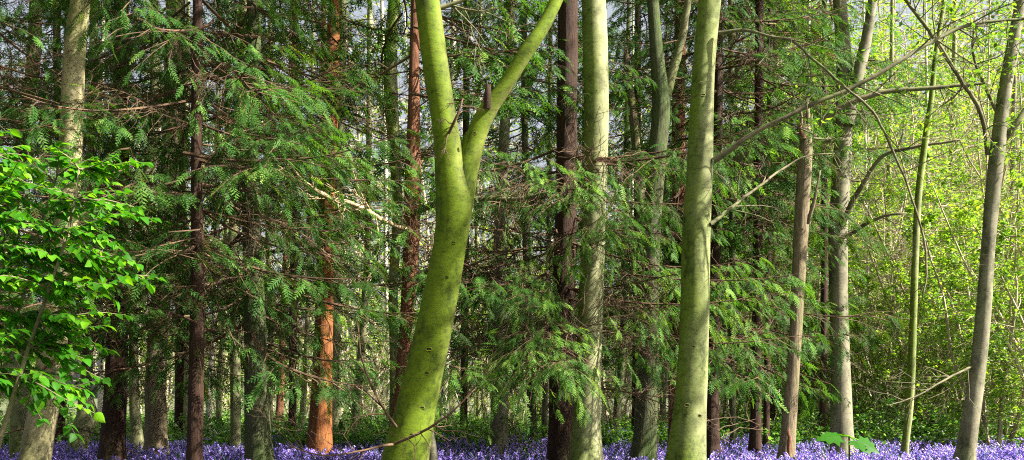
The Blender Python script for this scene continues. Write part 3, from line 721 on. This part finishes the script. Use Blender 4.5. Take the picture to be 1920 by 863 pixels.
# low cedar boughs of the dark red-brown cedar reaching toward the camera
def low_boughs():
    rg = np.random.default_rng(77); g = Geo()
    for i in range(29):
        z = rg.uniform(2.2, 5.0); az = rg.uniform(-math.pi * 0.93, -math.pi * 0.03)
        if z < 3.3 and -1.55 < az < -0.7: az -= 0.9 if i % 2 else -0.75
        b = LONG[rg.integers(0, 4)]
        g.merge(b, rotm(az, rg.uniform(-0.12, 0.12), rg.uniform(-0.3, 0.3)) * rg.uniform(0.7, 1.1), np.array([0, 0, z]), rg.normal(0.25, 0.09))
    for i in range(40):
        z = 4.6 + 11 * (i / 40); b = BOUGHS[0][rg.integers(0, 6)]
        g.merge(b, rotm(rg.uniform(0, 6.28), rg.uniform(-0.2, 0.1), rg.uniform(-0.3, 0.3)) * rg.uniform(0.5, 0.9), np.array([0, 0, z]), rg.normal(0.05, 0.07))
    for i in range(16):
        g.merge(BARE[rg.integers(0, 4)], rotm(rg.uniform(-math.pi, 0), rg.uniform(-0.3, 0.2), rg.uniform(0, 6)) * rg.uniform(1.0, 1.6), np.array([0, 0, rg.uniform(1.4, 4.5)]))
    return g.mesh('cedar_crown', [M['cedar_leaf'], M['twig']], False)
link('crown', low_boughs(), r23, (0, 0, 0))

# --- cedars further back whose trunks hardly show
for x, y, d, w, lod, k, lab in [
    (-70, 860, 11.5, 60, 'c0', 0, 'cedar at the far left edge with boughs hanging into the top left corner'),
    (335, 838, 25, 20, 'c2', 2, 'dark cedar far behind, between the furrowed trunk and the dark reddish cedar'),
    (545, 840, 24, 17, 'c1', 1, 'cedar behind, in the gap between the dark mossy trunk and the orange cedar'),
    (868, 838, 25, 16, 'c2', 1, 'cedar behind, just right of the mossy forked beech'),
    (1092, 835, 28, 16, 'c2', 2, 'cedar far behind the pale yellow-green straight trunk'),
    (1190, 838, 24, 16, 'c1', 0, 'cedar behind the dark forking trunk'),
    (1415, 845, 19, 22, 'c1', 1, 'dense dark cedar between the tall beech and the flaky broken trunk'),
    (1545, 838, 23, 14, 'high', 1.0, 'cedar behind the gap between flaky broken trunk and straight grey beech'),
    (1435, 838, 21, 13, 'high', 3.0, 'slim cedar left of the flaky broken trunk, its boughs only high up'),
    (1450, 835, 26, 16, 'c2', 0, 'dark cedar behind and left of the flaky broken trunk')]:
    tree(CT, [(x, y, w), (x + 3, 600, w * .9), (x + 5, 300, w * .8), (x + 6, 0, w * .7)], d, 'cedar_dark', lab, crown=(lod, k), ztop=18)

# ------------------------------------------------------------------ understorey on the right
LAND = [(45, 'the pale trunk at the left edge'), (215, 'the thick dark brown cedar'), (370, 'the straight dark reddish cedar'), (485, 'the dark mossy trunk'), (600, 'the orange cedar'),
        (760, 'the mossy forked beech'), (936, 'the lone grey trunk'), (1099, 'the pale yellow-green trunk'), (1208, 'the dark forking trunk'), (1290, 'the tall green-grey beech'),
        (1478, 'the flaky broken trunk'), (1580, 'the straight grey beech'), (1700, 'the thin wavy green stem'), (1815, 'the curving grey-tan beech'), (1930, 'the right edge of the picture')]
USED = set()
def single_out(kind, x, d):
    lx, nm = min(LAND, key=lambda q: abs(q[0] - x))
    side = 'left of' if x < lx - 12 else 'right of' if x > lx + 12 else 'behind'
    if 'edge' in nm and x > 1930: side = 'beyond'
    for w in ('', 'farther back, ', 'farthest back, ', 'in the distance, ', 'faint and small, '):
        lab = '%s %s%s %s' % (kind, w, side, nm)
        if lab not in USED: break
    USED.add(lab)
    return lab
def put(name, me, x, d, s, rz, label, cat, group):
    X = (x - 960) * d / F
    o = link(name, me, None, (X, d, 0)); o.scale = (s, s, s); o.rotation_euler = (0, 0, rz)
    return tag(o, single_out(label, x, d), cat, group)
rg = np.random.default_rng(42)
for i, (x, d, k, s) in enumerate(sorted([(1520, 26, 3, .9), (1655, 25, 3, .9), (1850, 25, 3, 1), (1585, 30, 2, 1), (1670, 32, 2, 1), (1750, 36, 2, 1.1), (1830, 34, 2, 1.1), (1940, 33, 2, 1.1), (1520, 37, 2, 1.2), (1600, 46, 2, 1.5), (1700, 48, 2, 1.6), (1800, 50, 2, 1.6), (1890, 48, 2, 1.6), (1500, 48, 2, 1.5), (1980, 44, 2, 1.5), (1500, 27, 1, 1), (1545, 33, 0, 1.1), (1625, 33, 1, 1.1), (1665, 29, 0, .9), (1700, 34, 2, 1.1), (1725, 27, 1, 1), (1790, 34, 2, 1),
                                  (1830, 26, 0, 1), (1870, 22, 3, 1.1), (1880, 30, 2, 1), (1915, 25, 1, 1), (1960, 28, 2, 1), (1985, 21, 1, .9), (1560, 40, 2, 1.2), (1760, 42, 2, 1.3), (1900, 40, 0, 1.4), (1640, 44, 2, 1.3),
                                  (930, 32, 1, .8), (1010, 34, 3, 1), (1160, 33, 1, .8), (690, 36, 3, 1.1), (880, 38, 0, .8), (790, 34, 3, 1), (1230, 36, 1, .8), (1360, 30, 3, 1), (1430, 31, 1, .8), (420, 38, 3, 1.1), (300, 40, 3, 1.1), (60, 34, 3, 1.1), (560, 40, 3, 1.2)], key=lambda q: q[1])):
    put('young_tree', SAP[k], x, d, s, rg.uniform(0, 6.28), ('spreading young tree in fresh green leaf,', 'bushy light green young tree,', 'tall airy young tree,', 'low rounded young tree,')[k], 'young tree', 'leafy young trees behind the bluebells')

bare = [sapling(510, 6.5, 5, 1, 0.08, 'scrub_leaf', 'paletwig'), sapling(511, 9.0, 6, 1, 0.08, 'scrub_leaf', 'paletwig')]
for x, d, k, s_ in [(1510, 28, 0, 1), (1630, 28, 0, .9), (1720, 28, 1, 1), (1780, 27, 0, 1.1), (1880, 26, 0, 1), (1930, 28, 1, 1), (1650, 36, 1, 1.4), (1770, 38, 1, 1.5), (1890, 36, 1, 1.4), (1540, 38, 1, 1.4), (960, 30, 0, .9), (1145, 30, 0, .8), (680, 31, 0, .8), (800, 33, 0, .8)]:
    put('bare_shrub', bare[k], x, d, s_, rg.uniform(0, 6.28), ('low pale twiggy shrub,', 'tall pale many-stemmed shrub,')[k], 'shrub', 'pale twiggy shrubs behind the bluebells')
for x, d, w, m, lab in [(1512, 31, 9, 'birch', 'pale pole trunk in the scrub just right of the flaky broken trunk'), (1668, 33, 11, 'beech_pale', 'pale sunlit trunk in the scrub right of the white birch pair'),
                        (1782, 35, 12, 'beech_pale', 'pale trunk seen in the scrub left of the curving grey-tan beech'), (1902, 30, 11, 'beech_grey', 'grey trunk in the scrub at the right edge'),
                        (348, 30, 11, 'beech_pale', 'pale lit stem behind, left of the dark reddish cedar'), (186, 29, 10, 'birch', 'whitish stem behind, left of the thick dark brown cedar'),
                        (506, 27, 11, 'beech_pale', 'cream stem against the right side of the dark mossy trunk'), (896, 33, 10, 'beech_pale', 'pale stem behind, left of the lone grey trunk')]:
    tree('beech_tree', [(x, 835, w), (x + 3, 650, w * .95), (x - 2, 400, w * .85), (x + 4, 100, w * .7)], d, m, lab, ztop=17)

# ------------------------------------------------------------------ low undergrowth beyond the flowers
def undergrowth():
    rg = np.random.default_rng(5); g = Geo()
    n = 1100
    d = rg.uniform(21, 44, n); x = (rg.uniform(-150, 2070, n) - 960) * d / F
    right = np.clip((x / d * F + 960 - 1350) / 300, 0, 1)
    tips = []
    for i in range(n):
        h = rg.uniform(0.4, 1.0) * (1.0 + 0.9 * right[i])
        a = rg.uniform(0, 6.28)
        for q in range(3):
            sp = wander(rg, (x[i] + rg.normal(0, .3), d[i] + rg.normal(0, .3), 0), (rg.normal(0, .3), rg.normal(0, .3), 1), h * rg.uniform(.6, 1.1), 5, 0.2, 0)
            g.add(*tube(sp, np.linspace(0.008, 0.003, 6), 3, cap=False), 1)
            tips.append(sp)
            for w in range(3):
                s2 = wander(rg, sp[rg.integers(1, 5)], rg.normal(0, 1, 3) * [1, 1, .5], h * .45, 3, .2, 0)
                tips.append(s2); g.add(*tube(s2, np.linspace(0.005, 0.002, 4), 3, cap=False), 1)
    leaf_cloud(g, rg, tips, 20, 0.10, 0, 0.5, 0.5)
    o = link('undergrowth', g.mesh('undergrowth', [M['low_leaf'], M['paletwig']], False))
    tag(o, 'low tangled green undergrowth of small leaves and twigs beyond the bluebells', 'undergrowth', kind='stuff')
undergrowth()

# ------------------------------------------------------------------ far wood
def far_wood():
    rg = np.random.default_rng(9); g = Geo(); tips = []
    n = 210
    for i in range(n):
        d = rg.uniform(45, 95); px = rg.uniform(-250, 2170) if i < 120 else rg.uniform(1420, 2200); x = (px - 960) * d / F
        h = rg.uniform(16, 26) if px > 1400 else rg.uniform(12, 20)
        sp = wander(rg, (x, d, -0.1), (rg.normal(0, .05), 0, 1), h, 10, 0.05, 0.02)
        r = rg.uniform(.09, .2)
        g.add(*tube(sp, np.linspace(r, .03, 11), 6, cap=False), 1)
        for k in range(2, 11):
            for q in range(4):
                a = rg.uniform(0, 6.28)
                grow(g, rg, sp[k], (math.cos(a), math.sin(a), rg.uniform(0, .9)), rg.uniform(1.2, 3.4), 0.035, 1, tips, .2, 0, 3, (3, 5), .8)
    leaf_cloud(g, rg, tips, 4, 0.22, 0, 0.5, 0.6)
    o = link('far_wood', g.mesh('far_wood', [M['scrub_leaf'], M['paletwig']], False))
    tag(o, 'distant wood of pale slender trees with thin spring leaves', 'wood', kind='stuff')
far_wood()

# ------------------------------------------------------------------ bluebells
def bluebell_template(seed, lod):
    rg = np.random.default_rng(seed); g = Geo()
    H = rg.uniform(0.28, 0.38); az = rg.uniform(0, 6.28); c, s = math.cos(az), math.sin(az)
    t = np.linspace(0, 1, 6)
    st = np.stack([c * 0.09 * t ** 3, s * 0.09 * t ** 3, H * (t - 0.06 * t ** 4)], 1)
    g.add(*tube(st, 0.0035, 3, cap=False), 0, 0.6)
    nb = 7 if lod == 0 else 5
    for i in range(nb):
        u = 0.58 + 0.42 * i / (nb - 1)
        k = u * 5; a = min(int(k), 4); p = st[a] + (st[a + 1] - st[a]) * (k - a)
        aa = az + rg.uniform(-1.3, 1.3); d = norm(np.array([math.cos(aa), math.sin(aa), -0.9]))
        L = 0.027; p = p + np.array([math.cos(aa), math.sin(aa), 0]) * 0.008
        v, f = tube(np.array([p, p + d * L * 0.7, p + d * L]), [0.006, 0.009, 0.015], 4, cap=False)
        g.add(v, f, 1, rg.uniform(0.2, 0.9))
    for i in range(5 if lod == 0 else 3):
        a = rg.uniform(0, 6.28); L = rg.uniform(0.18, 0.3); w = 0.008
        tt = np.linspace(0, 1, 4)
        ax = np.stack([math.cos(a) * L * 0.6 * tt, math.sin(a) * L * 0.6 * tt, L * (1.1 * tt - 0.65 * tt ** 2.2)], 1)
        sd = np.array([-math.sin(a), math.cos(a), 0]) * w
        ww = np.array([1, 1.1, .8, .05])[:, None]
        v = np.concatenate([ax - sd * ww, ax + sd * ww])
        f = np.array([[j, j + 1, j + 5, j + 4] for j in range(3)])
        g.add(v, f, 0, rg.uniform(.2, .8))
    g.pack(); return g
def bluebells():
    rg = np.random.default_rng(3); g = Geo()
    T = [[bluebell_template(700 + k, 0) for k in range(6)], [bluebell_template(720 + k, 1) for k in range(5)]]
    def scatter(lod, d0, d1, dens, clump):
        area = 0.5 * (d1 ** 2 - d0 ** 2) * 1.12
        n = int(area * dens)
        d = np.sqrt(rg.uniform(d0 ** 2, d1 ** 2, n)); x = rg.uniform(-0.56, 0.56, n) * d
        k = np.sin(x * 1.3 + 2) * np.sin(d * 1.7) + np.sin(x * 0.6 + d * 0.9) + 0.6 * np.sin(x * 3.1 - d * 2.2)
        keep = rg.uniform(-1.6, 1.6, n) * clump < k + 0.9
        x, d = x[keep], d[keep]
        which = rg.integers(0, len(T[lod]), len(x))
        for w in range(len(T[lod])):
            sel = which == w; m = sel.sum()
            v0, f0, m0, t0 = T[lod][w].pack()
            a = rg.uniform(0, 6.28, m); Mx = np.zeros((m, 3, 3)); Mx[:, 0, 0] = np.cos(a); Mx[:, 0, 1] = -np.sin(a); Mx[:, 1, 0] = np.sin(a); Mx[:, 1, 1] = np.cos(a); Mx[:, 2, 2] = 1
            off = np.stack([x[sel], d[sel], ground_z(x[sel], d[sel])], 1)
            v, f = place(v0, f0, Mx, off, rg.uniform(.8, 1.2, m))
            g.v.append(v); g.f.append(f + g.n); g.n += len(v)
            g.m.append(np.tile(m0, m)); g.t.append(np.tile(t0, m) + np.repeat(rg.normal(0, .12, m), len(v0)))
    scatter(0, 9.5, 18, 75, 1.1)
    scatter(1, 18, 27, 55, 1.2)
    scatter(1, 27, 40, 14, 2.0)
    o = link('bluebell_carpet', g.mesh('bluebell_carpet', [M['blue_leaf'], M['bluebell']], False))
    tag(o, 'carpet of violet-blue bluebells covering the woodland floor', 'bluebells', kind='stuff')
bluebells()

# ------------------------------------------------------------------ bright hazel at the left, near the camera
def leaf_tpl(L=1.0):
    """ovate pointed leaf along +x, folded along its midrib, six quads"""
    xs = np.array([0, .18, .42, .68, 1.0]); ws = np.array([.02, .30, .37, .25, .0])
    z = -0.25 * xs ** 2
    mid = np.stack([xs, 0 * xs, z], 1); l = np.stack([xs + .03, ws, z + .10 * ws / .37 - .0], 1); r = l * [1, -1, 1]
    v = np.concatenate([mid, l, r]); f = []
    for j in range(4):
        f += [[j, j + 1, 5 + j + 1, 5 + j], [j + 1, j, 10 + j, 10 + j + 1]]
    return v * L, np.array(f)
LEAF = leaf_tpl()
def stamp_leaves(g, rg, p, d, size, slot=0, tint=0.55):
    n = len(p)
    Mx = frames(d, np.array([0, 0, 1.0]) + rg.normal(0, .3, (n, 3)))
    v, f = place(LEAF[0], LEAF[1], Mx, p, size * rg.uniform(.6, 1.15, n))
    g.add(v, f, slot, np.repeat(np.clip(rg.normal(tint, .2, n), 0, 1), len(LEAF[0])))

def hazel():
    rg = np.random.default_rng(21)
    d0 = 6.6; X0 = (-90 - 960) * d0 / F
    root = empty('hazel_bush', (X0, d0, 0)); tag(root, 'bright green broad-leaved hazel bush reaching in from the left edge', 'bush')
    w = Geo(); g = Geo(); P_, D_ = [], []
    for i in range(4):
        sp = wander(rg, (rg.normal(0, .08), rg.normal(0, .08), 0), (rg.uniform(-.06, .10), rg.uniform(-.1, .2), 1), 2.75, 14, .05, 0.0)
        w.add(*tube(sp, np.linspace(.022, .007, 15), 8))
        for k in range(3, 15):
            if sp[k][2] < 1.3: continue
            for q in range(6):
                d = np.array([1.0, rg.uniform(-.9, .9), rg.uniform(-.15, .35)]) if rg.uniform() < .8 else rg.normal(0, 1, 3)
                b = wander(rg, sp[k], d, rg.uniform(.2, .64) * (1 - max(0, (sp[k][2] - 2.3)) * .5), 9, .13, -.045)
                w.add(*tube(b, np.linspace(.007, .0025, 10), 4, cap=False))
                for j in range(2, 10):
                    td = norm(b[j] - b[j - 1]); lat = norm(np.cross(td, [0, 0, 1]))
                    for s in (-1, 1):
                        if rg.uniform() < .88:
                            P_.append(b[j]); D_.append(td * .6 + lat * s * rg.uniform(.4, 1) + np.array([0, 0, rg.uniform(-.5, .05)]))
    P_ = np.array(P_); D_ = np.array(D_)
    stamp_leaves(g, rg, P_, D_, 0.078)
    link('stem', w.mesh('stem', [M['limb']]), root); link('foliage', g.mesh('foliage', [M['hazel_leaf']]), root)
hazel()

# ------------------------------------------------------------------ sycamore seedling, close to the camera on the right
def seedling():
    rg = np.random.default_rng(2); d = 2.3
    base = np.array([(1590 - 960) * d / F, d, 0.0])
    root = empty('sycamore_seedling', base); tag(root, 'young sycamore shoot with three large lobed green leaves close to the camera at lower right', 'seedling')
    top = P(1592, 818, d) - base
    w = Geo(); w.add(*tube(np.array([[0, 0, 0], top * .5 + [.01, 0, 0], top]), [.004, .003, .002], 6)); link('stem', w.mesh('stem', [M['twig']]), root)
    # lobed leaf outline, unit size, petiole at the origin, along +x
    lob = np.array([(0, 0), (.02, .20), (-.05, .42), (.16, .36), (.28, .60), (.40, .34), (.62, .40), (.66, .20), (1.0, 0)])
    for ax, up, s in [((-1, -.2, .02), (0.1, -.5, 1), .085), ((.75, -.3, -.35), (.3, -.8, .8), .080), ((.2, -.5, -.25), (0, .2, 1), .065), ((-.3, .5, .1), (0, .2, 1), .06)]:
        g = Geo(); n = len(lob)
        mid = np.stack([np.linspace(0, 1, n), np.zeros(n)], 1)
        for sg in (1, -1):
            o3 = np.stack([lob[:, 0], lob[:, 1] * sg, -.22 * lob[:, 0] ** 2 - .25 * np.abs(lob[:, 1]) ** 1.5], 1)
            m3 = np.stack([mid[:, 0], 0 * mid[:, 0], -.22 * mid[:, 0] ** 2], 1)
            v = np.concatenate([m3, o3]); f = np.array([[j, j + 1, n + j + 1, n + j] if sg > 0 else [j + 1, j, n + j, n + j + 1] for j in range(n - 1)])
            g.add(v, f, 0, .12)
        Mx = frames(np.array([ax], float), np.array([up], float))[0]
        v = g.pack()[0]; 
        g2 = Geo(); g2.merge(g, Mx * s * .68, top + norm(np.array(ax, float)) * .02)
        pet = np.array([top, top + norm(np.array(ax, float)) * .02]); g2.add(*tube(pet, .0015, 4), 0, .9)
        link('leaf', g2.mesh('leaf', [M['hazel_leaf']]), root)
seedling()
print('SCENE OK', len(bpy.data.objects))
